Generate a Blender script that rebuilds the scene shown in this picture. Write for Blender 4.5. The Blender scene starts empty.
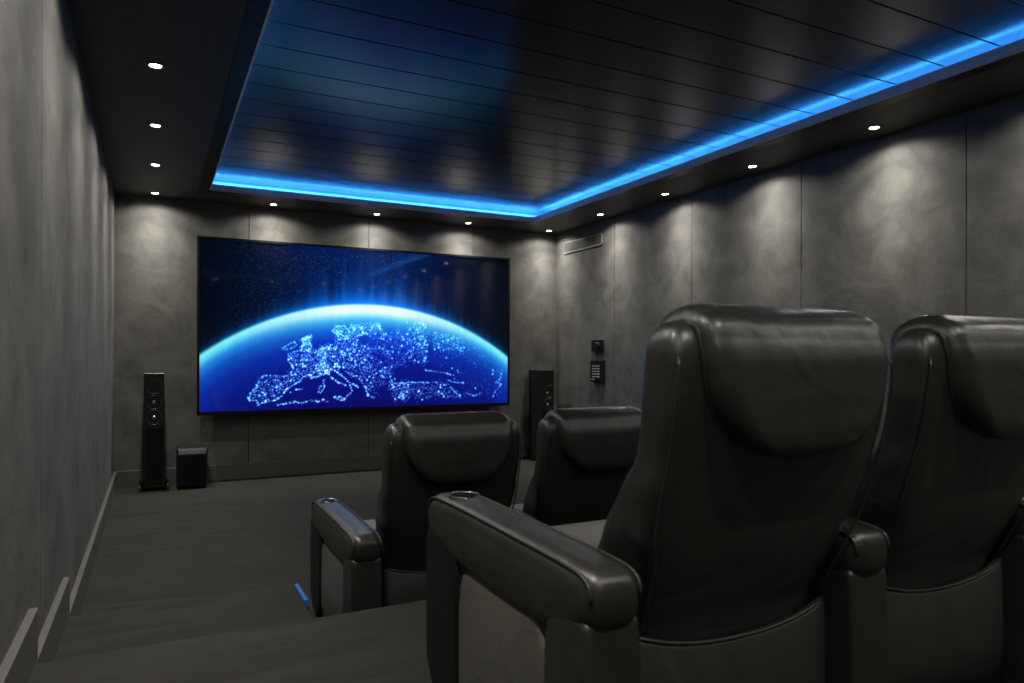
import bpy, bmesh, math, random
import numpy as np
from mathutils import Vector, Matrix

random.seed(7)
SC = bpy.context.scene
COL = SC.collection

# ------------------------------------------------------------------ camera
FPX = 704.0
cam_data = bpy.data.cameras.new('camera')
cam_data.sensor_width = 36.0
cam_data.lens = FPX / 1024 * 36.0
cam_data.shift_y = 15.0 / 1024
cam_data.clip_start = 0.02
cam_data.dof.use_dof = True
cam_data.dof.focus_distance = 6.5
cam_data.dof.aperture_fstop = 4.5
cam = bpy.data.objects.new('camera', cam_data)
COL.objects.link(cam)
cam.location = (0, 0, 1.235)
cam.rotation_euler = (Matrix.Rotation(math.radians(-26.9), 3, 'Z') @ Matrix.Rotation(math.radians(90), 3, 'X')
                      @ Matrix.Rotation(math.radians(0.13), 3, 'Z')).to_euler()
SC.camera = cam

# ------------------------------------------------------------------ world, view
world = bpy.data.worlds.new('world')
SC.world = world
world.use_nodes = True
world.node_tree.nodes['Background'].inputs[0].default_value = (0.02, 0.02, 0.02, 1)
world.node_tree.nodes['Background'].inputs[1].default_value = 0.2
SC.view_settings.view_transform = 'Standard'
SC.view_settings.look = 'None'
SC.view_settings.gamma = 1
SC.view_settings.use_curve_mapping = False
SC.view_settings.exposure = 0.0

BEAM_W = 66.0        # the downlights' narrow beam
MID_W = 58.0         # the softer ring of light around it
SPILL_W = 17.0        # the downlights' wide spill
LED_STRENGTH = 85.0
SCREEN_STRENGTH = 1.0

# ------------------------------------------------------------------ room numbers
XL, XR, YF, YB, H = -0.34, 4.45, 7.56, -2.3, 2.75
STEP1_Y, STEP2_Y, RISE = 3.42, 2.52, 0.158
AISLE_X = 0.585


# ------------------------------------------------------------------ materials
def mat(name, color=(0.5, 0.5, 0.5), rough=0.5, metal=0.0, spec=0.5, coat=0.0, emit=None, estr=0.0,
        var=None, vscale=3.0, vdetail=6.0, vstretch=(1, 1, 1), bump=0.0, bscale=40.0, bdist=0.01, rvar=0.0,
        bump2=0.0, bscale2=6.0):
    m = bpy.data.materials.new(name)
    m.use_nodes = True
    nt = m.node_tree
    b = nt.nodes['Principled BSDF']
    b.inputs['Base Color'].default_value = (*color, 1)
    b.inputs['Roughness'].default_value = rough
    b.inputs['Metallic'].default_value = metal
    b.inputs['Specular IOR Level'].default_value = spec
    b.inputs['Coat Weight'].default_value = coat
    if emit:
        b.inputs['Emission Color'].default_value = (*emit, 1)
        b.inputs['Emission Strength'].default_value = estr
    tc = nt.nodes.new('ShaderNodeTexCoord')
    mp = nt.nodes.new('ShaderNodeMapping')
    mp.inputs['Scale'].default_value = vstretch
    nt.links.new(tc.outputs['Object'], mp.inputs['Vector'])
    if var:
        n = nt.nodes.new('ShaderNodeTexNoise')
        n.inputs['Scale'].default_value = vscale
        n.inputs['Detail'].default_value = vdetail
        n.inputs['Roughness'].default_value = 0.62
        n.inputs['Distortion'].default_value = 0.6
        nt.links.new(mp.outputs[0], n.inputs['Vector'])
        r = nt.nodes.new('ShaderNodeValToRGB')
        r.color_ramp.elements[0].position = 0.32
        r.color_ramp.elements[1].position = 0.70
        r.color_ramp.elements[0].color = (*color, 1)
        r.color_ramp.elements[1].color = (*var, 1)
        nt.links.new(n.outputs['Fac'], r.inputs[0])
        nt.links.new(r.outputs[0], b.inputs['Base Color'])
        if rvar:
            mr = nt.nodes.new('ShaderNodeMapRange')
            mr.inputs['To Min'].default_value = rough - rvar
            mr.inputs['To Max'].default_value = rough + rvar
            nt.links.new(n.outputs['Fac'], mr.inputs['Value'])
            nt.links.new(mr.outputs[0], b.inputs['Roughness'])
    if bump:
        n2 = nt.nodes.new('ShaderNodeTexNoise')
        n2.inputs['Scale'].default_value = bscale
        n2.inputs['Detail'].default_value = 4
        nt.links.new(mp.outputs[0], n2.inputs['Vector'])
        bp = nt.nodes.new('ShaderNodeBump')
        bp.inputs['Strength'].default_value = bump
        bp.inputs['Distance'].default_value = bdist
        nt.links.new(n2.outputs['Fac'], bp.inputs['Height'])
        last = bp
        if bump2:
            n3 = nt.nodes.new('ShaderNodeTexNoise')
            n3.inputs['Scale'].default_value = bscale2
            n3.inputs['Detail'].default_value = 2
            n3.inputs['Distortion'].default_value = 0.8
            nt.links.new(mp.outputs[0], n3.inputs['Vector'])
            bp2 = nt.nodes.new('ShaderNodeBump')
            bp2.inputs['Strength'].default_value = bump2
            bp2.inputs['Distance'].default_value = 0.03
            nt.links.new(n3.outputs['Fac'], bp2.inputs['Height'])
            nt.links.new(bp.outputs[0], bp2.inputs['Normal'])
            last = bp2
        nt.links.new(last.outputs[0], b.inputs['Normal'])
    return m


M = {}
M['plaster'] = mat('plaster', (0.082, 0.079, 0.0725), 0.80, spec=0.2, var=(0.145, 0.140, 0.129), vscale=4.2, vdetail=9,
                   bump=0.25, bscale=20, bdist=0.008, rvar=0.08)
M['gap'] = mat('gap_black', (0.008, 0.008, 0.008), 0.9)
M['carpet'] = mat('carpet', (0.020, 0.019, 0.0166), 0.95, var=(0.029, 0.0277, 0.0243), vscale=5, vstretch=(0.5, 2.5, 1),
                  bump=0.4, bscale=300, bdist=0.003, spec=0.1)
M['skirting'] = mat('skirting_satin', (0.085, 0.0815, 0.073), 0.32, var=(0.098, 0.094, 0.085), vscale=20,
                    bump=0.05, bscale=60)
M['soffit'] = mat('soffit_dark', (0.024, 0.023, 0.0208), 0.60, var=(0.036, 0.0347, 0.031), vscale=9, vstretch=(3, 0.6, 1),
                  bump=0.3, bscale=50, bdist=0.004)
M['plank'] = mat('plank_satin', (0.017, 0.017, 0.0165), 0.21, var=(0.021, 0.021, 0.0203), vscale=6,
                 vstretch=(0.4, 3, 1), bump=0.02, bscale=8, spec=0.30)
M['frame_black'] = mat('lacquer_black', (0.004, 0.004, 0.004), 0.4, spec=0.15, var=(0.006, 0.006, 0.006), bump=0.02, bscale=30)
M['lip'] = mat('lip_white', (0.78, 0.78, 0.78), 0.3, metal=0.0, var=(0.66, 0.66, 0.66), bump=0.02, bscale=50)
M['ledge'] = mat('ledge_white', (0.7, 0.7, 0.7), 0.5, var=(0.76, 0.76, 0.76), bump=0.02, bscale=50)
M['led'] = mat('led_blue', (0.02, 0.1, 0.5), 0.4, emit=(0.035, 0.29, 1.0), estr=LED_STRENGTH)
M['step_led'] = mat('step_led_blue', (0.01, 0.06, 0.2), 0.4, emit=(0.010, 0.12, 0.36), estr=0.17)
M['alu'] = mat('aluminium', (0.35, 0.35, 0.36), 0.35, metal=1.0, bump=0.02, bscale=80)
M['lamp'] = mat('lamp_white', (0.9, 0.9, 0.9), 0.4, emit=(1.0, 0.97, 0.93), estr=22.0)
M['ring'] = mat('lamp_ring', (0.10, 0.10, 0.10), 0.35, bump=0.02, bscale=80)
M['tv_black'] = mat('tv_black', (0.004, 0.004, 0.004), 0.5, spec=0.2, bump=0.02, bscale=60)
M['leather'] = mat('leather_black', (0.019, 0.0180, 0.0154), 0.33, var=(0.0255, 0.0242, 0.0207), vscale=7,
                   bump=0.22, bscale=220, bdist=0.002, bump2=0.22, bscale2=7.0, rvar=0.05, spec=0.5)
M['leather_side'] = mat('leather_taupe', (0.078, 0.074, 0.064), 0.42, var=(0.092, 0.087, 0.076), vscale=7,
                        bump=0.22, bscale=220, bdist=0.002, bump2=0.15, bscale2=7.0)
M['leather_seat_lit'] = mat('leather_seat_lit', (0.080, 0.077, 0.069), 0.42, var=(0.092, 0.088, 0.080), vscale=7,
                        bump=0.22, bscale=220, bdist=0.002, bump2=0.15, bscale2=7.0)  # the black leather made paler: light from above put into the seat colour
M['leather_skirt'] = mat('leather_skirt', (0.017, 0.0160, 0.0136), 0.5, var=(0.022, 0.0207, 0.0176), vscale=7,
                         bump=0.22, bscale=220, bdist=0.002, bump2=0.15, bscale2=7.0)
M['chrome'] = mat('chrome', (0.55, 0.55, 0.57), 0.12, metal=1.0, bump=0.02, bscale=80)
M['black_hole'] = mat('matt_black', (0.002, 0.002, 0.002), 0.8, spec=0.05)
M['leather_post'] = mat('leather_matt_black', (0.006, 0.0058, 0.005), 0.5, spec=0.3, bump=0.22, bscale=220, bdist=0.002)
M['speaker'] = mat('speaker_lacquer', (0.008, 0.008, 0.008), 0.30, var=(0.011, 0.011, 0.011), bump=0.02, bscale=60)
M['cone'] = mat('speaker_cone', (0.022, 0.022, 0.022), 0.35, bump=0.05, bscale=90)
M['cap'] = mat('dust_cap_silver', (0.45, 0.45, 0.45), 0.22, metal=1.0)
M['cloth'] = mat('speaker_cloth', (0.005, 0.0052, 0.006), 0.9, spec=0.1, bump=0.3, bscale=500, bdist=0.001)
M['band'] = mat('grey_band', (0.20, 0.20, 0.20), 0.4, bump=0.02, bscale=60)
M['vent'] = mat('vent_grey', (0.20, 0.195, 0.185), 0.45, bump=0.02, bscale=60)
M['panel_glass'] = mat('panel_glass', (0.010, 0.011, 0.014), 0.10, bump=0.01, bscale=60)
M['blue_glass'] = mat('blue_glass', (0.004, 0.005, 0.010), 0.3)
M['key'] = mat('key_lit', (0.30, 0.30, 0.30), 0.4, emit=(0.75, 0.8, 0.8), estr=0.10)


# ------------------------------------------------------------------ mesh helpers
def obj(name, bm, m, parent=None, smooth=False, bevel=0.0, subsurf=0, bseg=3):
    me = bpy.data.meshes.new(name)
    bmesh.ops.recalc_face_normals(bm, faces=bm.faces[:])
    bm.to_mesh(me)
    bm.free()
    o = bpy.data.objects.new(name, me)
    COL.objects.link(o)
    me.materials.append(m)
    if smooth or bevel:
        for p in me.polygons:
            p.use_smooth = True
    if bevel:
        b = o.modifiers.new('bevel', 'BEVEL')
        b.width = bevel
        b.segments = bseg
        b.limit_method = 'ANGLE'
        b.angle_limit = math.radians(35)
        b.harden_normals = True
    if subsurf:
        s = o.modifiers.new('sub', 'SUBSURF')
        s.levels = s.render_levels = subsurf
    if parent:
        o.parent = parent
    return o


def box(bm, x0, x1, y0, y1, z0, z1):
    v = [bm.verts.new(p) for p in ((x0, y0, z0), (x1, y0, z0), (x1, y1, z0), (x0, y1, z0),
                                   (x0, y0, z1), (x1, y0, z1), (x1, y1, z1), (x0, y1, z1))]
    for f in ((0, 3, 2, 1), (4, 5, 6, 7), (0, 1, 5, 4), (1, 2, 6, 5), (2, 3, 7, 6), (3, 0, 4, 7)):
        bm.faces.new([v[i] for i in f])
    return v


def boxes(*bs):
    bm = bmesh.new()
    for b in bs:
        box(bm, *b)
    return bm


def loft(bm, rings, cap=True, closed=False):
    vr = [[bm.verts.new(p) for p in r] for r in rings]
    n = len(vr[0])
    pairs = list(zip(vr, vr[1:])) + ([(vr[-1], vr[0])] if closed else [])
    for a, b in pairs:
        for i in range(n):
            bm.faces.new((a[i], a[(i + 1) % n], b[(i + 1) % n], b[i]))
    if cap and not closed:
        bm.faces.new(vr[0][::-1])
        bm.faces.new(vr[-1])
    return vr


def sq_ring(cx, cy, z, a, b, n=4.5, seg=40):
    r = []
    for i in range(seg):
        t = 2 * math.pi * i / seg
        c, s = math.cos(t), math.sin(t)
        r.append((cx + a * math.copysign(abs(c) ** (2 / n), c), cy + b * math.copysign(abs(s) ** (2 / n), s), z))
    return r


def lathe(prof, seg=32, center=(0, 0, 0), axis='Z', bm=None):
    """prof: list of (radius, height); closes to the axis where the radius is 0"""
    bm = bm or bmesh.new()
    cx, cy, cz = center

    def P(r, h, t):
        a, b = r * math.cos(t), r * math.sin(t)
        if axis == 'Z':
            return (cx + a, cy + b, cz + h)
        if axis == 'Y':
            return (cx + a, cy + h, cz + b)
        return (cx + h, cy + a, cz + b)
    rings = []
    for r, h in prof:
        if r < 1e-6:
            rings.append([bm.verts.new(P(0, h, 0))])
        else:
            rings.append([bm.verts.new(P(r, h, 2 * math.pi * i / seg)) for i in range(seg)])
    for a, b in zip(rings, rings[1:]):
        for i in range(seg):
            j = (i + 1) % seg
            if len(a) == 1 and len(b) == 1:
                continue
            if len(a) == 1:
                bm.faces.new((a[0], b[j], b[i]))
            elif len(b) == 1:
                bm.faces.new((a[i], a[j], b[0]))
            else:
                bm.faces.new((a[i], a[j], b[j], b[i]))
    return bm


def tube(bm, pts, r, seg=8, closed=False):
    pts = [Vector(p) for p in pts]
    n = len(pts)
    rings = []
    for i, p in enumerate(pts):
        if closed:
            d = pts[(i + 1) % n] - pts[i - 1]
        else:
            d = pts[min(i + 1, n - 1)] - pts[max(i - 1, 0)]
        d.normalize()
        up = Vector((1, 0, 0)) if abs(d.x) < 0.8 else Vector((0, 0, 1))
        u = d.cross(up).normalized()
        w = d.cross(u).normalized()
        rings.append([tuple(p + u * r * math.cos(2 * math.pi * k / seg) + w * r * math.sin(2 * math.pi * k / seg))
                      for k in range(seg)])
    loft(bm, rings, cap=not closed, closed=closed)


def smooth_poly(pts, it=2, closed=True):
    for _ in range(it):
        q = []
        n = len(pts)
        rng = range(n) if closed else range(n - 1)
        if not closed:
            q.append(pts[0])
        for i in rng:
            a, b = pts[i], pts[(i + 1) % n]
            q.append(tuple(.75 * x + .25 * y for x, y in zip(a, b)))
            q.append(tuple(.25 * x + .75 * y for x, y in zip(a, b)))
        if not closed:
            q.append(pts[-1])
        pts = q
    return pts


def resample(pts, n, closed=True):
    P = [Vector((*p, 0)) if len(p) == 2 else Vector(p) for p in pts]
    if closed:
        P.append(P[0])
    L = [0]
    for a, b in zip(P, P[1:]):
        L.append(L[-1] + (b - a).length)
    out = []
    k = 0
    m = n if closed else n - 1
    for i in range(n):
        t = L[-1] * i / m
        while k < len(L) - 2 and L[k + 1] < t:
            k += 1
        f = (t - L[k]) / max(1e-9, L[k + 1] - L[k])
        out.append(P[k].lerp(P[k + 1], f))
    return out


def inset_poly(P, d):
    """shrinks the outline by d at its extremes, about its middle (never folds)"""
    ys, zs = [p.x for p in P], [p.y for p in P]
    cy, cz = (min(ys) + max(ys)) / 2, (min(zs) + max(zs)) / 2
    ky, kz = 1 - d / (max(ys) - cy), 1 - d / (max(zs) - cz)
    return [Vector((cy + (p.x - cy) * ky, cz + (p.y - cz) * kz, 0)) for p in P]


def pillow(contour, hw, r, n=72, xc=0.0, steps=5, bulge=0.0, it=2):
    """contour in (y, z), counter-clockwise, extruded along x to +-hw with rounded edges of radius r"""
    base = resample(smooth_poly(contour, it), n)
    area = sum(a.x * b.y - b.x * a.y for a, b in zip(base, base[1:] + base[:1]))
    if area < 0:
        base = base[::-1]
    rings = []
    prof = []
    # centre faces get a few shrinking rings so that the side can bulge
    c = sum((p for p in base), Vector()) / len(base)
    for k in range(steps + 1):
        a = math.pi / 2 * k / steps
        prof.append((-(hw - r) - r * math.cos(a), r * (1 - math.sin(a))))
    side = []
    for s in (0.25, 0.5, 0.75):
        ring = inset_poly(base, r)
        side.append([c.lerp(p, s) for p in ring])
    for s, ring in zip((0.25, 0.5, 0.75), side):
        x = -hw - bulge * (1 - s * s)
        rings.append([(xc + x, p.x, p.y) for p in ring])
    for x, ins in prof:
        ring = inset_poly(base, ins)
        rings.append([(xc + x, p.x, p.y) for p in ring])
    for x, ins in reversed(prof):
        ring = inset_poly(base, ins)
        rings.append([(xc - x, p.x, p.y) for p in ring])
    for s, ring in reversed(list(zip((0.25, 0.5, 0.75), side))):
        x = hw + bulge * (1 - s * s)
        rings.append([(xc + x, p.x, p.y) for p in ring])
    bm = bmesh.new()
    loft(bm, rings)
    return bm


def empty(name, loc, rz=0.0, parent=None):
    o = bpy.data.objects.new(name, None)
    o.empty_display_size = 0.1
    COL.objects.link(o)
    o.location = loc
    o.rotation_euler = (0, 0, rz)
    return o


def tag(o, label, cat, group=None):
    o['label'] = label
    o['category'] = cat
    if group:
        o['group'] = group
    return o


def struct(o, label=None, cat=None):
    o['kind'] = 'structure'
    if label:
        o['label'] = label
        o['category'] = cat
    return o


def copy_tree(o, parent=None):
    c = o.copy()
    COL.objects.link(c)
    if parent:
        c.parent = parent
        c.matrix_parent_inverse = o.matrix_parent_inverse
    for ch in list(o.children):
        copy_tree(ch, c)
    return c


# ------------------------------------------------------------------ the room
def wall_bm(axis, pos, out, a0, a1, seams, z0=0.0, z1=H, g=0.007):
    """panels with open joints in front of a backing; out = direction (+-1) away from the room"""
    bm = bmesh.new()
    ed = [a0] + [s for s in sorted(seams) if a0 < s < a1] + [a1]
    for i, (a, b) in enumerate(zip(ed, ed[1:])):
        a_ = a + (g / 2 if i else 0)
        b_ = b - (g / 2 if i < len(ed) - 2 else 0)
        p0, p1 = sorted((pos, pos + out * 0.018))
        if axis == 'X':
            box(bm, p0, p1, a_, b_, z0, z1)
        else:
            box(bm, a_, b_, p0, p1, z0, z1)
    return bm


def backing_bm(axis, pos, out, a0, a1, z0=0.0, z1=H):
    bm = bmesh.new()
    p0, p1 = sorted((pos + out * 0.018, pos + out * 0.10))
    if axis == 'X':
        box(bm, p0, p1, a0, a1, z0, z1)
    else:
        box(bm, a0, a1, p0, p1, z0, z1)
    return bm


seams_y = [YF - 1.24 * k for k in range(1, 9)]
CT = H + 0.25
wl = struct(obj('wall_left', wall_bm('X', XL, -1, YB, YF, [6.60, 5.36, 4.12, 2.82, 1.58, 0.34, -0.90], z1=CT), M['plaster']),
            'grey plaster panel wall on the left, lit by downlights', 'wall')
obj('joint_backing', backing_bm('X', XL, -1, YB - .1, YF + .1, z1=CT), M['gap'], wl)
wr = struct(obj('wall_right', wall_bm('X', XR, 1, YB, YF, seams_y, z1=CT), M['plaster']),
            'grey plaster panel wall on the right with dark vertical joints', 'wall')
obj('joint_backing', backing_bm('X', XR, 1, YB - .1, YF + .1, z1=CT), M['gap'], wr)
wf = struct(obj('wall_front', wall_bm('Y', YF, 1, XL, XR, [0.848, 2.08, 3.32], z1=CT), M['plaster']),
            'grey plaster wall behind the big screen', 'wall')
obj('joint_backing', backing_bm('Y', YF, 1, XL - .018, XR + .018, z1=CT), M['gap'], wf)
wb = struct(obj('wall_back', wall_bm('Y', YB, -1, XL, XR, [0.85, 2.09, 3.33], z1=CT), M['plaster']))
obj('joint_backing', backing_bm('Y', YB, -1, XL - .018, XR + .018, z1=CT), M['gap'], wb)

# floor: lower carpet, a half step in the aisle, the platform of the back row
fl = struct(obj('floor', boxes((XL, XR, STEP2_Y, YF, -0.12, 0.0), (XL, XR, YB, STEP2_Y, -0.12, 0.0)), M['carpet']),
            'dark grey carpet floor in front of the screen', 'floor')


def step_bm(x0, x1, y0, y1, z0, z1):
    bm = boxes((x0, x1, y0, y1, z0, z1))
    return bm


obj('aisle_step', step_bm(XL, AISLE_X, STEP2_Y, STEP1_Y, 0.0, RISE), M['carpet'], fl, bevel=0.008)
obj('platform', step_bm(XL, XR, YB, STEP2_Y, 0.0, 2 * RISE), M['carpet'], fl, bevel=0.008)

# skirting
SK = 0.15


def skirt(x0, x1, y0, y1, z0, z1):
    return boxes((x0, x1, y0, y1, z0, z1))


bl = struct(obj('baseboard_left', skirt(XL, XL + .024, STEP1_Y - .06, YF, 0.0, SK), M['skirting'], bevel=0.002),
            'satin grey baseboard along the left wall, stepping up beside the stairs', 'baseboard')
obj('raised_board', skirt(XL, XL + .024, STEP2_Y - .02, STEP1_Y + .05, RISE - .005, RISE + SK), M['skirting'], bl, bevel=0.002)
obj('raised_board', skirt(XL, XL + .024, YB, STEP2_Y + .05, 2 * RISE - .005, 2 * RISE + SK), M['skirting'], bl, bevel=0.002)
struct(obj('baseboard_front', skirt(XL + .024, XR - .02, YF - .018, YF, 0.0, SK), M['skirting'], bevel=0.002),
       'satin grey baseboard under the big screen', 'baseboard')
br = struct(obj('baseboard_right', skirt(XR - .02, XR, STEP2_Y, YF, 0.0, SK), M['skirting'], bevel=0.002),
            'satin grey baseboard along the right wall', 'baseboard')
obj('raised_board', skirt(XR - .02, XR, YB, STEP2_Y + .02, 2 * RISE, 2 * RISE + SK), M['skirting'], br, bevel=0.002)

# ceiling: dark soffit around a lit recess of lacquered planks
OX0, OX1, OY0, OY1 = 0.445, 3.81, 0.17, 6.97      # the opening
FW = 0.09                                         # width of the black frame
LIP = 0.055
TOPZ = H + 0.135
bx0, bx1, by0, by1 = OX0 - FW, OX1 + FW, OY0 - FW, OY1 + FW
bm = boxes((XL, bx0, YB, YF, H, H + LIP), (bx1, XR, YB, YF, H, H + LIP),
           (bx0, bx1, by1, YF, H, H + LIP), (bx0, bx1, YB, by0, H, H + LIP))
ce = struct(obj('ceiling', bm, M['soffit']), 'dark ceiling border holding the round downlights', 'ceiling')


def ring_frame(x0, x1, y0, y1, w, z0, z1):
    return boxes((x0 - w, x0, y0 - w, y1 + w, z0, z1), (x1, x1 + w, y0 - w, y1 + w, z0, z1),
                 (x0, x1, y1, y1 + w, z0, z1), (x0, x1, y0 - w, y0, z0, z1))


obj('black_frame', ring_frame(OX0 - .007, OX1 + .007, OY0 - .007, OY1 + .007, FW - .007, H - 0.006, H + 0.006), M['frame_black'], ce)
obj('edge_lip', ring_frame(OX0 + .005, OX1 - .005, OY0 + .005, OY1 - .005, 0.012, H - 0.004, H + LIP), M['lip'], ce)
obj('cove_ledge', boxes((XL, OX0 - .012, YB, YF, H + LIP, H + LIP + .004), (OX1 + .012, XR, YB, YF, H + LIP, H + LIP + .004),
                        (OX0 - .012, OX1 + .012, OY1 + .012, YF, H + LIP, H + LIP + .004),
                        (OX0 - .012, OX1 + .012, YB, OY0 - .012, H + LIP, H + LIP + .004)), M['ledge'], ce)
CW = 0.26                                         # the white back of the cove behind the LED strip
obj('cove_back', ring_frame(OX0 - CW, OX1 + CW, OY0 - CW, OY1 + CW, 0.02, H + LIP + .004, TOPZ), M['ledge'], ce)
# planks run across the room
PW = 0.294
y = YF - 0.25
bm = bmesh.new()
ys = [7.45 - PW * k for k in range(-1, 36)]
for a, b in zip(ys[1:], ys[:-1]):
    a_, b_ = max(a + .004, YB), min(b - .004, YF)
    if b_ > a_ + .02:
        vv = box(bm, XL, XR, a_, b_, TOPZ, TOPZ + 0.014)
obj('ceiling_planks', bm, M['plank'], ce, bevel=0.003)
obj('ceiling_backing', boxes((XL, XR, YB, YF, TOPZ + 0.016, CT)), M['gap'], ce)

# LED strips on the ledge: emitter facing the wall side, aluminium rail on the room side
LG = 0.17


def led(x0, x1, y0, y1, axis, out, label):
    z0 = H + LIP + .004
    if axis == 'X':      # runs along Y at x0
        e = boxes((min(x0, x0 + out * .010), max(x0, x0 + out * .010), y0, y1, z0 + .004, z0 + .017))
        r = boxes((min(x0, x0 - out * .003), max(x0, x0 - out * .003), y0, y1, z0, z0 + .017),
                  (min(x0, x0 + out * .012), max(x0, x0 + out * .012), y0, y1, z0, z0 + .004))
    else:
        e = boxes((x0, x1, min(y0, y0 + out * .010), max(y0, y0 + out * .010), z0 + .004, z0 + .017))
        r = boxes((x0, x1, min(y0, y0 - out * .003), max(y0, y0 - out * .003), z0, z0 + .017),
                  (x0, x1, min(y0, y0 + out * .012), max(y0, y0 + out * .012), z0, z0 + .004))
    o = empty('led_strip', (0, 0, 0))
    obj('emitter', e, M['led'], o)
    obj('rail', r, M['alu'], o)
    tag(o, label, 'led strip')
    return o


led(OX1 + LG, 0, OY0, OY1 + LG, 'X', 1, 'long blue LED strip glowing in the ceiling recess along the right side')
sh = led(OX0 - .06, 0, OY0, OY1 + .05, 'X', 1, 'long blue LED strip hidden in the ceiling recess along the left side')
obj('light_shield', boxes((OX0 - .016, OX0 - .013, OY0, OY1, H + LIP + .004, H + LIP + .014)), M['alu'], sh)  # added unseen upstand, keeps the LED's light off the right wall
led(OX0 - LG, OX1 + LG, OY1 + LG, 0, 'Y', 1, 'blue LED strip in the ceiling recess at the screen end')

# step light on the side of the aisle step
o = empty('step_light', (AISLE_X + .018, 3.22, 0))
obj('light_bar', boxes((-.016, .004, -.05, .20, RISE - .03, RISE + .004)), M['step_led'], o, bevel=.003)
obj('rail', boxes((-.018, .006, -.70, .20, 0.0, RISE - .03)), M['frame_black'], o)
tag(o, 'short blue step light on the carpet beside the front recliner', 'step light')

# ------------------------------------------------------------------ downlights
dl0 = empty('downlight', (0, 0, H))
obj('trim_ring', lathe([(0.030, 0.0), (0.030, -0.004), (0.042, -0.006), (0.045, 0.0), (0.030, 0.0)], 28), M['ring'], dl0, smooth=True)
obj('lens', lathe([(0.0, -0.0035), (0.027, -0.0035), (0.030, -0.0005), (0.0, -0.0005)], 28), M['lamp'], dl0)
for nm, w, ang, bl_ in (('beam', BEAM_W, 56, 1.0), ('ring', MID_W, 108, 1.0), ('spill', SPILL_W, 158, 0.45)):
    ld = bpy.data.lights.new('downlight_' + nm, 'SPOT')
    ld.energy = w
    ld.color = (1.0, 0.955, 0.89)
    ld.spot_size = math.radians(ang)
    ld.spot_blend = bl_
    ld.shadow_soft_size = 0.028
    lo = bpy.data.objects.new('lamp_' + nm, ld)
    COL.objects.link(lo)
    lo.location = (0, 0, -0.012)
    lo.parent = dl0

rows = [7.35, 6.26, 5.19, 4.12, 3.06, 2.0, 0.94, -0.12, -1.18]
spots = []
names_l = ['in the corner left of the screen', 'on the left ceiling border, second from the screen wall',
           'on the left ceiling border, third from the screen wall',
           'on the left ceiling border, the nearest and biggest one visible there',
           'on the left ceiling border above the stairs', 'on the left ceiling border above the platform',
           'on the left ceiling border beside the camera', 'on the left ceiling border behind the camera',
           'on the left ceiling border at the back wall']
names_r = ['in the corner right of the screen', 'on the right ceiling border, second from the screen wall',
           'on the right ceiling border, third from the screen wall',
           'on the right ceiling border, second nearest to the camera',
           'on the right ceiling border, nearest and brightest in view',
           'on the right ceiling border above the near platform edge', 'on the right ceiling border above the back row',
           'on the right ceiling border behind the back row', 'on the right ceiling border at the back wall']
for yy, nl, nr in zip(rows, names_l, names_r):
    spots.append((0.0, yy, nl))
    spots.append((4.225, yy, nr))
for xx, nm in ((1.055, 'above the left part of the screen'), (2.11, 'above the middle of the screen'),
               (3.17, 'above the right part of the screen')):
    spots.append((xx, 7.35, nm))
for xx, nm in ((1.055, 'added unseen behind the ceiling recess, leftmost of three'), (2.11, 'added unseen behind the ceiling recess, middle of three'),
               (3.17, 'added unseen behind the ceiling recess, rightmost of three')):
    spots.append((xx, -0.12, nm))  # row added out of view to light the backs of the recliners
for i, (xx, yy, nm) in enumerate(spots):
    d = dl0 if i == 0 else copy_tree(dl0)
    d.location = (xx, yy, H)
    tag(d, 'small round white downlight ' + nm, 'downlight', 'recessed downlights around the ceiling border')

# ------------------------------------------------------------------ the screen
SX0, SX1, SZ0, SZ1, SY = 0.384, 3.700, 0.692, 2.368, 7.41
tv = empty('television', (0, 0, 0))
obj('housing', boxes((SX0 + .03, SX1 - .03, SY + .03, SY + .11, SZ0 + .04, SZ1 - .04)), M['tv_black'], tv, bevel=.006)
BZ = 0.022
fr = obj('bezel', boxes((SX0 - BZ, SX0, SY - .004, SY + .032, SZ0 - .034, SZ1 + BZ), (SX1, SX1 + BZ * 1.2, SY - .004, SY + .032, SZ0 - .034, SZ1 + BZ),
                  (SX0, SX1, SY - .004, SY + .032, SZ1, SZ1 + BZ), (SX0, SX1, SY - .004, SY + .032, SZ0 - .034, SZ0),
                  (SX0, SX1, SY + .006, SY + .032, SZ0, SZ1)), M['tv_black'], tv)
obj('wall_mount', boxes((1.4, 2.7, SY + .108, YF, 1.2, 1.9)), M['alu'], tv)
tag(tv, 'huge flat screen on the front wall showing the blue earth at night', 'television')

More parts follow.
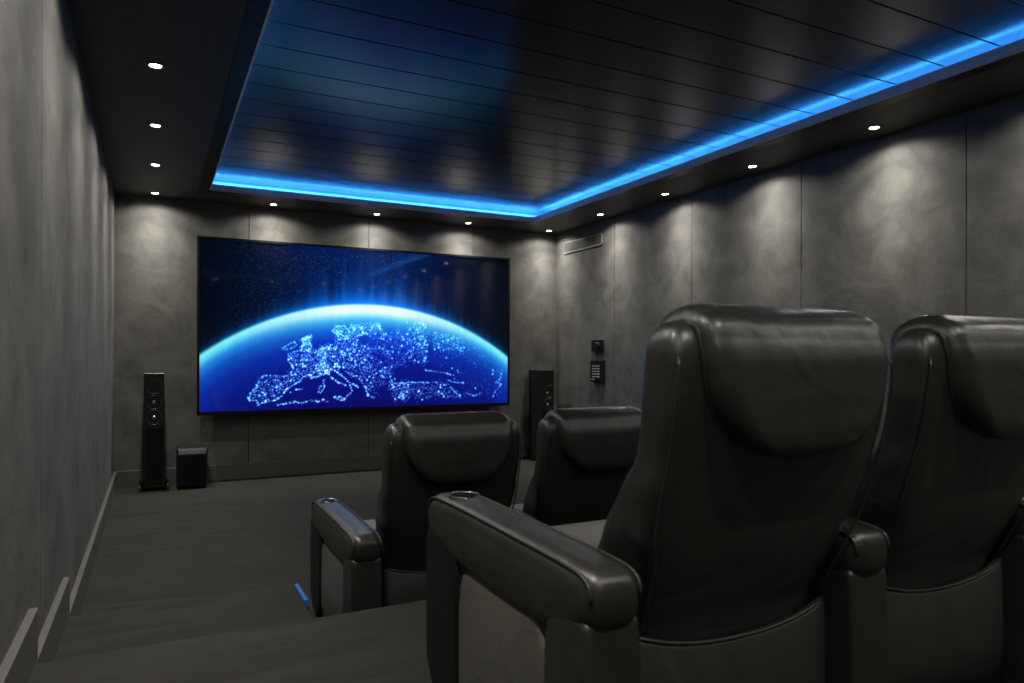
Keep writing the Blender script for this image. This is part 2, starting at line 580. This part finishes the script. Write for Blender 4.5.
EARTH = {
    'med': [(0.161,0.028),(0.167,0.043),(0.184,0.050),(0.211,0.057),(0.230,0.083),(0.241,0.119),(0.261,0.146),(0.284,0.169),(0.296,0.197),(0.312,0.209),(0.328,0.192),(0.356,0.212),(0.374,0.228),(0.363,0.236),(0.383,0.240),(0.404,0.219),(0.421,0.186),(0.437,0.160),(0.467,0.126)],
    'italy_w': [(0.367,0.220),(0.383,0.187),(0.400,0.161),(0.425,0.140)],
    'toe': [(0.439,0.148),(0.446,0.102),(0.433,0.077),(0.421,0.049)],
    'sicily': [(0.388,0.071),(0.404,0.070),(0.425,0.053),(0.412,0.045),(0.388,0.067)],
    'sard': [(0.360,0.183),(0.354,0.163),(0.360,0.138),(0.350,0.102),(0.340,0.102),(0.344,0.139),(0.360,0.138)],
    'west': [(0.161,0.028),(0.158,0.060),(0.135,0.061),(0.139,0.100),(0.158,0.138),(0.165,0.185),(0.180,0.208),(0.207,0.204),(0.237,0.199),(0.253,0.214),(0.263,0.238),(0.261,0.270),(0.247,0.298),(0.261,0.310),(0.245,0.334),(0.268,0.350),(0.288,0.359),(0.312,0.351),(0.336,0.347),(0.352,0.371),(0.374,0.384)],
    'uk': [(0.288,0.359),(0.294,0.399),(0.288,0.423),(0.300,0.440),(0.320,0.452),(0.308,0.432),(0.314,0.399),(0.320,0.371),(0.300,0.359)],
    'ire': [(0.230,0.370),(0.245,0.390),(0.268,0.411),(0.276,0.391),(0.253,0.366),(0.234,0.366)],
    'afr': [(0.214,0.025),(0.241,0.035),(0.268,0.045),(0.288,0.036),(0.316,0.051),(0.340,0.041),(0.356,0.057),(0.368,0.040)],
    'balear': [(0.255,0.101),(0.257,0.102)],
    'balear2': [(0.270,0.118),(0.292,0.122)],
    'sca': [(0.381,0.474),(0.396,0.508),(0.421,0.513),(0.437,0.476),(0.425,0.443),(0.408,0.463),(0.381,0.474)],
    'sca2': [(0.392,0.417),(0.416,0.434),(0.450,0.435),(0.480,0.477),(0.467,0.510)],
    'turk': [(0.571,0.156),(0.598,0.146),(0.615,0.141),(0.635,0.154)],
    'adr': [(0.421,0.235),(0.442,0.206),(0.475,0.176),(0.486,0.125),(0.501,0.070),(0.523,0.056)],
    'blk': [(0.687,0.234),(0.747,0.219),(0.797,0.194)],
    'blk2': [(0.772,0.167),(0.797,0.147),(0.833,0.146)],
    'blk3': [(0.601,0.149),(0.648,0.152),(0.737,0.149)],
    'casp': [(0.838,0.079),(0.869,0.054),(0.901,0.072)],
    'casp2': [(0.782,0.119),(0.812,0.062),(0.823,0.042)],
    'rt': [(0.979,0.229),(0.973,0.170),(0.954,0.142),(0.976,0.131),(0.954,0.088),(0.944,0.045)],
    'P_iberia': [(0.139,0.065),(0.141,0.100),(0.165,0.177),(0.182,0.204),(0.237,0.195),(0.261,0.150),(0.237,0.111),(0.222,0.080),(0.165,0.051)],
    'P_france': [(0.247,0.330),(0.374,0.376),(0.374,0.228),(0.324,0.196),(0.292,0.197),(0.261,0.158),(0.241,0.199),(0.265,0.254)],
    'P_uk': [(0.288,0.359),(0.288,0.431),(0.320,0.448),(0.318,0.367)],
    'P_ger': [(0.343,0.375),(0.437,0.426),(0.510,0.386),(0.510,0.234),(0.425,0.244),(0.343,0.212)],
    'P_sca': [(0.388,0.507),(0.510,0.529),(0.562,0.506),(0.480,0.452),(0.392,0.417)],
    'P_bal': [(0.425,0.244),(0.523,0.250),(0.580,0.207),(0.580,0.164),(0.523,0.124),(0.527,0.064),(0.497,0.074),(0.480,0.159)],
    'P_east': [(0.501,0.478),(0.635,0.482),(0.635,0.266),(0.593,0.249),(0.580,0.190),(0.510,0.242)],
    'P_east2': [(0.629,0.545),(0.697,0.548),(0.702,0.372),(0.697,0.270),(0.644,0.280),(0.629,0.326)],
    'P_east3': [(0.712,0.493),(0.828,0.440),(0.828,0.345),(0.787,0.364),(0.722,0.391)],
    'P_turk': [(0.566,0.147),(0.635,0.145),(0.635,0.024),(0.580,0.036)],
    'P_turk2': [(0.601,0.145),(0.772,0.148),(0.828,0.042),(0.601,0.045)],
    'P_far': [(0.697,0.372),(0.880,0.422),(0.976,0.209),(0.976,0.034),(0.838,0.051),(0.747,0.233)],
}


def screen_image(W, Hh):
    U, V = np.meshgrid(np.linspace(0, 1, W), np.linspace(0, 1, Hh))
    asp = (SX1 - SX0) / (SZ1 - SZ0)
    rng = np.random.default_rng(3)
    # distance to the limb (positive outside), in units of the picture's height
    R = 1.66
    x = (U - 0.497) * asp
    yc = 0.655 - R
    d = np.hypot(x, V - yc) - R

    def lerp_stops(t, stops):
        t = np.asarray(t)
        ks = [s[0] for s in stops]
        return np.stack([np.interp(t, ks, [s[1][c] for s in stops]) for c in range(3)], -1)
    mid = np.clip(1 - np.abs(U - 0.50) / 0.52, 0, 1) ** 0.8
    # sky
    hgt = np.clip(d, 0, 1)
    base = np.array([0, 8, 30]) * (1 - mid[..., None]) + np.array([2, 26, 82]) * mid[..., None]
    base = np.broadcast_to(base, U.shape + (3,)).copy()
    base *= (0.45 + 0.6 * np.clip(U * 3.2, 0.1, 1) * np.clip((1 - U) * 2.6, 0.05, 1))[..., None]
    glow_w = 0.026 + 0.050 * np.exp(-((U - 0.47) / 0.16) ** 2) + 0.022 * np.exp(-((U - 0.62) / 0.14) ** 2)
    # rays: columns of different brightness
    col = rng.random(200)
    col = np.convolve(col, [.25, .5, .25], 'same')
    rays = np.interp(np.linspace(0, 199, W), np.arange(200), col)
    glow = np.exp(-hgt / (glow_w * (0.45 + 1.1 * rays[None, :])))
    sky = base + glow[..., None] * np.array([12, 112, 190]) * (0.45 + 0.6 * mid[..., None])
    # stars
    nst = rng.random((Hh, W))
    st = (nst > 0.965) * rng.random((Hh, W)) * 75
    st = (st + np.roll(st, 1, 0)) * np.clip(1 - glow * 1.3, 0, 1) * np.clip(0.25 + 1.1 * np.sin(np.clip(U * 1.25, 0, 1) * np.pi), 0.1, 1)
    sky += st[..., None] * np.array([.65, .95, 1.0])
    # rim and ground
    lim = lerp_stops(-d, [(-0.02, (20, 90, 190)), (0.0, (150, 235, 250)), (0.008, (236, 253, 255)), (0.050, (226, 250, 255)),
                          (0.072, (140, 230, 248)), (0.100, (66, 180, 238)), (0.15, (22, 105, 220)), (0.22, (10, 52, 190)),
                          (0.34, (6, 24, 145)), (0.65, (6, 7, 98))])
    side = lerp_stops(-d, [(-0.02, (8, 50, 110)), (0.0, (80, 195, 215)), (0.012, (130, 232, 235)), (0.035, (92, 212, 235)),
                           (0.07, (34, 130, 215)), (0.12, (12, 75, 185)), (0.2, (7, 38, 150)), (0.34, (6, 20, 120)), (0.65, (6, 7, 88))])
    m3 = (np.clip((mid - 0.25) * 1.7, 0, 1) ** 1.3)[..., None]
    gr = lim * m3 + side * (1 - m3)
    rr = rays[None, :, None] * np.exp(-np.clip(-d, 0, 1) / 0.10)[..., None] * 30
    gr = gr + rr * np.array([.4, .8, 1.0])
    # dark sea patches and the darker land of the far east
    k = 1 / (1 + np.exp(-d / 0.0035))
    img = gr * (1 - k[..., None]) + sky * k[..., None]
    # city lights
    acc = np.zeros((Hh, W))

    def splat(u, v, s, a):
        cx, cy = u * (W - 1), v * (Hh - 1)
        r = int(3 * s + 2)
        x0, x1, y0, y1 = int(cx) - r, int(cx) + r + 1, int(cy) - r, int(cy) + r + 1
        if x0 < 0 or y0 < 0 or x1 > W or y1 > Hh:
            return
        yy, xx = np.mgrid[y0:y1, x0:x1]
        acc[y0:y1, x0:x1] += a * np.exp(-((xx - cx) ** 2 + (yy - cy) ** 2) / (2 * s * s))
    for name, pl in EARTH.items():
        if name.startswith('P_'):
            P = np.array(pl)
            n = {'P_iberia': 260, 'P_france': 560, 'P_uk': 90, 'P_ger': 820, 'P_sca': 380, 'P_bal': 420, 'P_east': 620,
                 'P_east2': 420, 'P_east3': 230, 'P_turk': 170, 'P_turk2': 420, 'P_far': 200}[name]
            dens = 0.55 if name in ('P_east', 'P_east2', 'P_east3', 'P_far', 'P_turk2', 'P_bal') else 0.2
            dim = 0.75 if name in ('P_east', 'P_bal', 'P_far') else 1.0
            n = int(n * 1.6)
            lo, hi = P.min(0), P.max(0)
            c = 0
            while c < n:
                q = lo + rng.random(2) * (hi - lo)
                ins = False
                for i in range(len(P)):
                    a, b = P[i], P[i - 1]
                    if (a[1] > q[1]) != (b[1] > q[1]) and q[0] < (b[0] - a[0]) * (q[1] - a[1]) / (b[1] - a[1]) + a[0]:
                        ins = not ins
                if ins:
                    c += 1
                    e = rng.random()
                    q = q + rng.normal(size=2) * np.array([.005, .010])
                    if rng.random() < dens * (0.5 + 0.5 * math.sin(q[0] * 95 + 3 * math.sin(q[1] * 60))):
                        continue
                    splat(q[0], q[1], 0.62 + 0.30 * rng.random() + (0.7 if e > .97 else 0), dim * (0.22 + 0.8 * e ** 3 + (0.3 if e > .97 else 0)))
        else:
            P = np.array(pl)
            strong = {'med': .75, 'italy_w': .8, 'toe': .6, 'sicily': .7, 'sard': .5, 'west': .45, 'uk': .6, 'ire': .4, 'afr': .6,
                      'balear': .8, 'balear2': .8, 'sca': .5, 'sca2': .4}.get(name, .4) * 1.15
            for a, b in zip(P, P[1:]):
                L = np.hypot((b[0] - a[0]) * asp, b[1] - a[1])
                for i in range(max(2, int(L / 0.0038))):
                    t = rng.random()
                    q = a + (b - a) * t
                    splat(q[0] + rng.normal() * .0012, q[1] + rng.normal() * .0024, 1.0, strong * (0.35 + 0.75 * rng.random()))
    # bright hubs
    for u, v, s, a in ((.215, .135, 2.2, .9), (.303, .30, 2.3, .9), (.497, .075, 2.2, 1.1), (.139, .10, 1.6, .8), (.352, .371, 2.5, .7),
                       (.30, .40, 4.0, .6), (.40, .455, 3.5, .35), (.45, .50, 5.0, .3), (.53, .525, 4.5, .35), (.655, .44, 2, .7),
                       (.69, .31, 2, .6), (.56, .36, 1.8, .5), (.83, .147, 1.6, .7), (.425, .14, 2, .6)):
        splat(u, v, s, a)
    acc = np.clip(acc, 0, 1.5)[..., None]
    halo = acc[..., 0].copy()
    for _ in range(5):
        halo = (halo + np.roll(halo, 1, 0) + np.roll(halo, -1, 0) + np.roll(halo, 1, 1) + np.roll(halo, -1, 1)) / 5
    img = img + halo[..., None] * np.array([25, 95, 150]) * (1 - k[..., None])
    img = img + acc * np.array([130, 190, 210]) * (1 - k[..., None])
    s = np.clip(img, 0, 255) / 255
    lin = np.where(s <= 0.04045, s / 12.92, ((s + 0.055) / 1.055) ** 2.4)
    return lin


def make_screen():
    W, Hh = 860, 430
    img = screen_image(W, Hh)
    me = bpy.data.meshes.new('screen')
    xs = np.linspace(SX0, SX1, W)
    zs = np.linspace(SZ0, SZ1, Hh)
    co = np.zeros((Hh, W, 3), np.float32)
    co[..., 0] = xs[None, :]
    co[..., 1] = SY
    co[..., 2] = zs[:, None]
    idx = np.arange(W * Hh).reshape(Hh, W)
    q = np.stack([idx[:-1, :-1], idx[:-1, 1:], idx[1:, 1:], idx[1:, :-1]], -1).reshape(-1, 4)
    me.vertices.add(W * Hh)
    me.vertices.foreach_set('co', co.ravel())
    nf = len(q)
    me.loops.add(nf * 4)
    me.loops.foreach_set('vertex_index', q.ravel().astype(np.int32))
    me.polygons.add(nf)
    me.polygons.foreach_set('loop_start', np.arange(0, nf * 4, 4, dtype=np.int32))
    me.update(calc_edges=True)
    at = me.color_attributes.new('picture', 'FLOAT_COLOR', 'POINT')
    rgba = np.ones((Hh * W, 4), np.float32)
    rgba[:, :3] = img.reshape(-1, 3)
    at.data.foreach_set('color', rgba.ravel())
    m = mat('screen_glass', (0.003, 0.003, 0.004), 0.05, spec=0.42)
    nt = m.node_tree
    a = nt.nodes.new('ShaderNodeAttribute')
    a.attribute_name = 'picture'
    b = nt.nodes['Principled BSDF']
    nt.links.new(a.outputs['Color'], b.inputs['Emission Color'])
    b.inputs['Emission Strength'].default_value = SCREEN_STRENGTH
    me.materials.append(m)
    o = bpy.data.objects.new('screen', me)
    COL.objects.link(o)
    o.parent = tv
    o['label'] = 'lit screen picture of the earth at night with city lights'
    return o


make_screen()


# ------------------------------------------------------------------ recliners
def curve_z(z, tab):
    zs = [t[0] for t in tab]
    return [float(np.interp(z, zs, [t[k] for t in tab])) for k in range(1, len(tab[0]))]


# z, y of the rear face, y of the front face, half width
BACK = [(0.30, 0.135, 0.42, 0.246), (0.40, 0.108, 0.40, 0.254), (0.48, 0.070, 0.33, 0.258), (0.55, 0.040, 0.265, 0.268),
        (0.60, 0.024, 0.222, 0.284), (0.68, 0.000, 0.150, 0.290), (0.74, -0.016, 0.105, 0.288), (0.80, -0.030, 0.088, 0.289),
        (0.86, -0.040, 0.084, 0.290), (0.92, -0.046, 0.082, 0.288), (0.955, -0.044, 0.080, 0.282), (1.000, -0.030, 0.070, 0.245)]


def back_bm():
    bm = bmesh.new()
    zs = [0.30 + 0.62 * i / 26 for i in range(27)] + [0.935, 0.95, 0.963, 0.974, 0.983, 0.990, 0.996, 1.0]
    rings = []
    rnd = random.Random(2)
    for z in zs:
        yr, yf, a = curve_z(z, BACK)
        if z > 0.92:
            t = (z - 0.92) / 0.08
            yr0, yf0, a0 = curve_z(0.92, BACK)
            k = math.sqrt(max(0, 1 - t ** 2.2))
            yr = 0.018 + (yr0 - 0.018) * (0.25 + .75 * k)
            yf = 0.018 + (yf0 - 0.018) * (0.25 + .75 * k)
            a = a0 * (0.84 + 0.16 * k)
        # gentle slack of the leather below the head section
        if 0.66 < z < 0.78:
            a += 0.0025 * math.sin((z - .66) / .12 * math.pi * 2)
        rings.append(sq_ring(0, (yr + yf) / 2, z, a, (yf - yr) / 2, 5.0, 64))
    loft(bm, rings)
    return bm


def flap_bm():
    """the padded head cushion: hangs from over the top down the rear in a U, and down the front"""
    # path (y, z) from rear bottom up over the top and down the front; with outward normal
    path = []
    zb = 0.742
    for i in range(26):
        z = zb + (0.965 - zb) * i / 25
        yr = curve_z(min(z, 0.92), BACK)[0]
        if z > 0.92:
            yr = curve_z(0.92, BACK)[0] + (z - .92) ** 2 * 3.5
        path.append((yr, z))
    for i in range(1, 13):
        a = math.pi * i / 13
        path.append((0.0215 - 0.060 * math.cos(a), 0.965 + 0.036 * math.sin(a) ** 0.8))
    for i in range(14):
        z = 0.965 - 0.20 * i / 13
        path.append((curve_z(z, BACK)[1] + 0.0, z))
    P = [Vector(p) for p in path]
    n = len(P)
    nr = []
    for i in range(n):
        t = P[min(i + 1, n - 1)] - P[max(i - 1, 0)]
        t.normalize()
        nr.append(Vector((-t.y, t.x)))
    L = [0]
    for a, b in zip(P, P[1:]):
        L.append(L[-1] + (b - a).length)
    NS = 40
    outer, inner = [], []
    for i in range(n):
        y, z = P[i]
        rear = i < 30
        if rear:
            t = min(1, max(0, (0.955 - z) / (0.955 - zb)))
            hw = 0.232 * max(0.0, 1 - t ** 2.5) ** (1 / 2.0)
            hw = max(hw, 0.012)
            hw += 0.004 * min(1, max(0, (z - .9) / .05))
        else:
            t = min(1, max(0, (0.93 - z) / 0.165)) if i > n - 14 else 0
            hw = 0.232 * (1 - 0.12 * t ** 3)
        # thickness along the length: rounded at both ends
        e = min(L[i], L[-1] - L[i])
        tl = min(1, e / 0.05)
        tl = math.sqrt(max(0, 1 - (1 - tl) ** 2))
        th0 = (0.030 + 0.026 * min(1, max(0, (0.965 - z) / 0.16))) if rear else 0.034
        ro, ri = [], []
        for j in range(NS + 1):
            s = -1 + 2 * j / NS
            x = hw * math.copysign(abs(s) ** 0.85, s)
            ed = (hw - abs(x))
            te = min(1, ed / 0.045)
            te = math.sqrt(max(0, 1 - (1 - te) ** 2))
            th = th0 * tl * te
            q = P[i] + nr[i] * (th - 0.002)
            ro.append((x, q.x, q.y))
            q = P[i] - nr[i] * 0.012
            ri.append((x, q.x, q.y))
        outer.append(ro)
        inner.append(ri)
    bm = bmesh.new()
    rings = [o + i[::-1] for o, i in zip(outer, inner)]
    loft(bm, rings)
    border = [Vector(r[0]) for r in outer[::-1] if True]
    return bm, outer


def recliner_parts(name='recliner', right_arm=False):
    r = empty(name, (0, 0, 0))
    lea = M['leather']
    b = obj('backrest', back_bm(), lea, r, smooth=True)
    # piping where the side panels meet the rear panel
    for s in (-1, 1):
        bm = bmesh.new()
        pts = []
        for i in range(36):
            z = 0.40 + 0.535 * i / 35
            yr, yf, a = curve_z(z, BACK)
            k = max(0, (z - 0.90) / 0.035) ** 2
            pts.append((s * (a - 0.0075 - 0.004 * k), yr + 0.0085 + 0.008 * k, z))
        tube(bm, pts, 0.0026, 6)
        obj('piping', bm, lea, b, smooth=True)
    fb, outer = flap_bm()
    h = obj('headrest', fb, lea, r, smooth=True)
    # stitched edge around the rear of the head cushion
    pts = [o[0] for o in outer[:38][::-1]] + [o[-1] for o in outer[:38]]
    for k in (0, -1):
        bm = bmesh.new()
        tube(bm, [(p[k][0], p[k][1] - 0.001, p[k][2]) for p in outer[1:34]], 0.0032, 6)
        obj('piping', bm, lea, h, smooth=True)
    # lower rear skirt with a sagging U-shaped top edge
    bm = bmesh.new()
    rings = []
    N = 28
    for i in range(N + 1):
        s = -1 + 2 * i / N
        x = 0.258 * s
        zt = 0.352 + 0.036 * abs(s) ** 2.2
        yy = 0.098 + 0.012 * abs(s) ** 6
        rings.append([(x, yy, 0.035), (x, yy - 0.004, 0.18), (x, yy, zt - 0.010), (x, yy + 0.004, zt - 0.003), (x, yy + 0.010, zt),
                      (x, yy + 0.022, zt - 0.004), (x, yy + 0.026, zt - 0.012), (x, yy + 0.03, 0.035)])
    loft(bm, rings)
    sk = obj('rear_skirt', bm, M['leather_skirt'], r, smooth=True)
    bm = bmesh.new()
    tube(bm, [(-0.252 + 0.504 * i / N, 0.100 + 0.012 * abs(-1 + 2 * i / N) ** 6, 0.352 + 0.036 * abs(-1 + 2 * i / N) ** 2.2 + .001) for i in range(N + 1)], 0.0036, 6)
    obj('piping', bm, lea, sk, smooth=True)
    # base box, seat and footrest
    obj('base', boxes((-.252, .252, .13, .80, .03, .33)), M['leather'], r, bevel=.01)
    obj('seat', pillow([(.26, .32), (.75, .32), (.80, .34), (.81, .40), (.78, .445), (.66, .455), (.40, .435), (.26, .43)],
                       .256, .04, bulge=0.002), M['leather_seat_lit'], r, smooth=True)
    obj('footrest', pillow([(.80, .06), (.875, .06), (.885, .20), (.88, .33), (.80, .34)], .254, .02, bulge=0.002), lea, r, smooth=True)
    for sx in (-1, 1):
        for sy in (.18, .78):
            obj('foot', lathe([(0.0, 0.0), (.022, 0.0), (.02, .035), (0.0, .035)], 14, (sx * .23, sy, 0)), M['black_hole'], r, smooth=False)
    obj_arm(r, -1)
    if right_arm:
        obj_arm(r, 1)
    return r


def obj_arm(r, side):
    """an armrest: padded top, panelled side, posts, cup holder"""
    lea = M['leather']
    xc = side * 0.345
    hw = 0.062
    pad = [(0.044, .460), (0.042, .515), (0.058, .545), (0.12, .553), (0.30, .556), (0.55, .560), (0.78, .560), (0.855, .552), (0.880, .515),
           (0.872, .465), (0.82, .430), (0.70, .400), (0.50, .386), (0.32, .384), (0.20, .394), (0.12, .412), (0.065, .438)]
    a = obj('armrest', pillow(pad, hw, .042, n=110, xc=xc, steps=10, bulge=0.006), lea, r, smooth=True)
    base = resample(smooth_poly(pad, 2), 110)
    area = sum(p.x * q.y - q.x * p.y for p, q in zip(base, base[1:] + base[:1]))
    if area < 0:
        base = base[::-1]
    ins = [p for p in inset_poly(base, .0100)]
    top = sorted([p for p in ins if p.y > 0.535], key=lambda p: p.x)
    rear = sorted([p for p in ins if p.y <= 0.535 and p.y > .485 and p.x < 0.1], key=lambda p: p.y)
    front = sorted([p for p in ins if p.y <= 0.535 and p.y > .48 and p.x > 0.8], key=lambda p: -p.y)
    for s in (-1, 1):
        bm = bmesh.new()
        tube(bm, [(xc + s * (hw - .0085), p.x, p.y) for p in rear + top + front], .0036, 6)
        obj('piping', bm, lea, a, smooth=True)
    # cup holder
    cy = 0.74
    c = obj('cup_holder', lathe([(.036, .5600), (.037, .5635), (.040, .5645), (.0418, .5625), (.0418, .552), (.036, .552)], 32, (xc, cy, 0)), M['chrome'], a, smooth=True)
    obj('cup_well_shade', lathe([(0, .5615), (.0365, .5615), (.0365, .553), (0, .553)], 32, (xc, cy, 0)), M['black_hole'], a)  # flat black disc painted as the shade inside the cup holder
    for dx, dy in ((-.018, -.054), (-.004, -.056), (.004, .052), (.018, .050), (-.010, .053)):
        obj('button', lathe([(0, .5645), (.003, .5635), (.0035, .556), (0, .556)], 12, (xc + dx, cy + dy, 0)), M['chrome'], a, smooth=True)
    # body under the pad
    obj('arm_core', boxes((xc - .045, xc + .045, .10, .84, .03, .42)), lea, r)
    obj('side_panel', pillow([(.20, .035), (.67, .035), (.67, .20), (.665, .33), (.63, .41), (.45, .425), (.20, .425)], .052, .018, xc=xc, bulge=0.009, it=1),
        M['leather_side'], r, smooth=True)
    obj('front_post', pillow([(.65, .02), (.865, .02), (.872, .30), (.868, .47), (.80, .48), (.69, .46), (.655, .38), (.65, .2)], .062, .014, xc=xc, bulge=0.001, it=1), M['leather_post'], r, smooth=True)
    obj('rear_post', pillow([(.060, .02), (.215, .02), (.215, .20), (.21, .42), (.16, .455), (.075, .462), (.058, .448), (.055, .30)], .062, .014, xc=xc, bulge=0.001, it=1), lea, r, smooth=True)


ROWG = None
PF = 2 * RISE
proto = recliner_parts('recliner')
proto2 = recliner_parts('recliner', right_arm=True)
spec = [(proto, (1.084, 2.64, 0.0), 'black leather recliner in the front row, left one, with a cup holder armrest'),
        (proto2, (1.774, 2.64, 0.0), 'black leather recliner in the front row, right one, partly hidden behind the biggest recliner'),
        (None, (1.075, 0.975, PF), 'biggest black leather recliner, nearest the camera, with a long cup holder armrest'),
        (None, (1.765, 0.975, PF), 'black leather recliner in the back row cut off by the right edge of the photo')]
for i, (o, loc, lab) in enumerate(spec):
    if o is None:
        o = copy_tree(proto if i == 2 else proto2)
    o.location = loc
    o.scale = (1, 1, 0.975 if i < 2 else 0.984)
    tag(o, lab, 'recliner', 'black leather cinema recliners')


# ------------------------------------------------------------------ tower loudspeakers
def tower(loc, label):
    t = empty('tower_speaker', loc)
    w, d, h = .084, .34, 1.075
    bm = bmesh.new()
    prof = [(-w, 0), (w, 0), (w, d * .5), (w * .86, d), (-w * .86, d), (-w, d * .5)]
    loft(bm, [[(x, y_, z) for x, y_ in prof] for z in (.035, h)])
    obj('cabinet', bm, M['speaker'], t, bevel=.006)
    zs = [h - .125, h - .265, h - .405]
    for k, z in enumerate(zs):
        bm = lathe([(.066, .0), (.066, -.003), (.063, -.004), (.060, -.001), (.054, .004), (.026, .020) if k else (.020, .012), (.024, .021)], 36, (0, -.001, z), 'Y')
        dr = obj('driver', bm, M['cone'], t, smooth=True)
        if k:
            obj('dust_cap', lathe([(.027, .020), (.024, .006), (.014, -.004), (0, -.007)], 24, (0, -.001, z), 'Y'), M['cap'], dr, smooth=True)
        else:
            obj('dust_cap', lathe([(.022, .014), (.016, .006), (0, .003)], 24, (0, -.001, z), 'Y'), M['cone'], dr, smooth=True)
    obj('grille_plate', boxes((-.072, .072, -.004, .001, .06, h - .50)), M['cloth'], t, bevel=.002)
    obj('base_plate', boxes((-.104, .104, .01, d, .018, .034)), M['cloth'], t, bevel=.004)
    for sx in (-1, 1):
        for sy in (.02, d - .02):
            obj('spike', lathe([(0, 0), (.006, .004), (.006, .018), (.014, .022), (.014, .055), (.010, .060), (0, .062)], 16, (sx * .116, sy, 0)), M['chrome'], t, smooth=True)
    tag(t, label, 'loudspeaker', 'tower loudspeakers either side of the screen')
    return t


tower((-0.005, 7.19, 0), 'slim black floor-standing loudspeaker in the corner left of the screen')
tower((4.11, 7.17, 0), 'slim black floor-standing loudspeaker right of the screen, seen past the front recliners')

# subwoofer
s = empty('subwoofer', (0.312, 7.17, 0))
obj('cabinet', boxes((-.130, .130, 0, .30, .018, .375)), M['speaker'], s, bevel=.008)
obj('grille', boxes((-.117, .117, -.014, .002, .03, .315)), M['cloth'], s, bevel=.004)
obj('front_band', boxes((-.117, .117, -.008, .002, .322, .365)), M['band'], s, bevel=.002)
for sx in (-1, 1):
    for sy in (.04, .26):
        obj('foot', lathe([(0, 0), (.018, 0), (.018, .02), (0, .02)], 16, (sx * .10, sy, 0)), M['black_hole'], s)
tag(s, 'low black subwoofer box on the floor under the left end of the screen', 'subwoofer')

# ------------------------------------------------------------------ on the right wall
v = empty('air_vent', (XR, 6.95, 2.55))
vy, vz = .41, .068
obj('frame', boxes((-.014, 0, -vy, vy, vz - .012, vz), (-.014, 0, -vy, vy, -vz, -vz + .012),
                   (-.014, 0, -vy, -vy + .012, -vz, vz), (-.014, 0, vy - .012, vy, -vz, vz)), M['vent'], v)
obj('backing', boxes((-.002, 0, -vy + .01, vy - .01, -vz + .01, vz - .01)), M['gap'], v)
bm = bmesh.new()
for k in range(8):
    z = -vz + .018 + k * .0138
    loft(bm, [[(-.003, yy, z + .007), (-.0125, yy, z - .001), (-.0125, yy, z - .003), (-.003, yy, z + .005)] for yy in (-vy + .01, vy - .01)])
obj('louvres', bm, M['vent'], v)
tag(v, 'long louvred air vent high on the right wall near the corner', 'air vent')

k = empty('volume_control', (XR, 6.60, 1.355))
obj('plate', boxes((-.045, 0, -.085, .105, -.068, .068)), M['blue_glass'], k, bevel=.006)
obj('knob', lathe([(0, -.088), (.034, -.088), (.040, -.082), (.042, -.045), (0, -.045)], 32, (0, -.045, 0), 'X'), M['speaker'], k, smooth=False)
tag(k, 'small black wall control with a round knob, above the keypad', 'wall control')

k = empty('keypad', (XR, 6.60, 1.075))
obj('housing', boxes((-.048, 0, -.115, .115, -.122, .122)), M['speaker'], k, bevel=.006)
obj('glass', boxes((-.052, -.046, -.105, .105, -.112, .112)), M['panel_glass'], k, bevel=.002)
bm = bmesh.new()
for i in range(5):
    for j in range(5):
        y0 = -.072 + i * .031
        z0 = -.070 + j * .030
        box(bm, -.055, -.050, y0, y0 + .015, z0, z0 + .013)
obj('keys', bm, M['key'], k)
obj('status_bar', boxes((-.054, -.050, .02, .088, -.098, -.090)), M['key'], k)
tag(k, 'black square keypad with a lit grid of keys on the right wall', 'keypad')
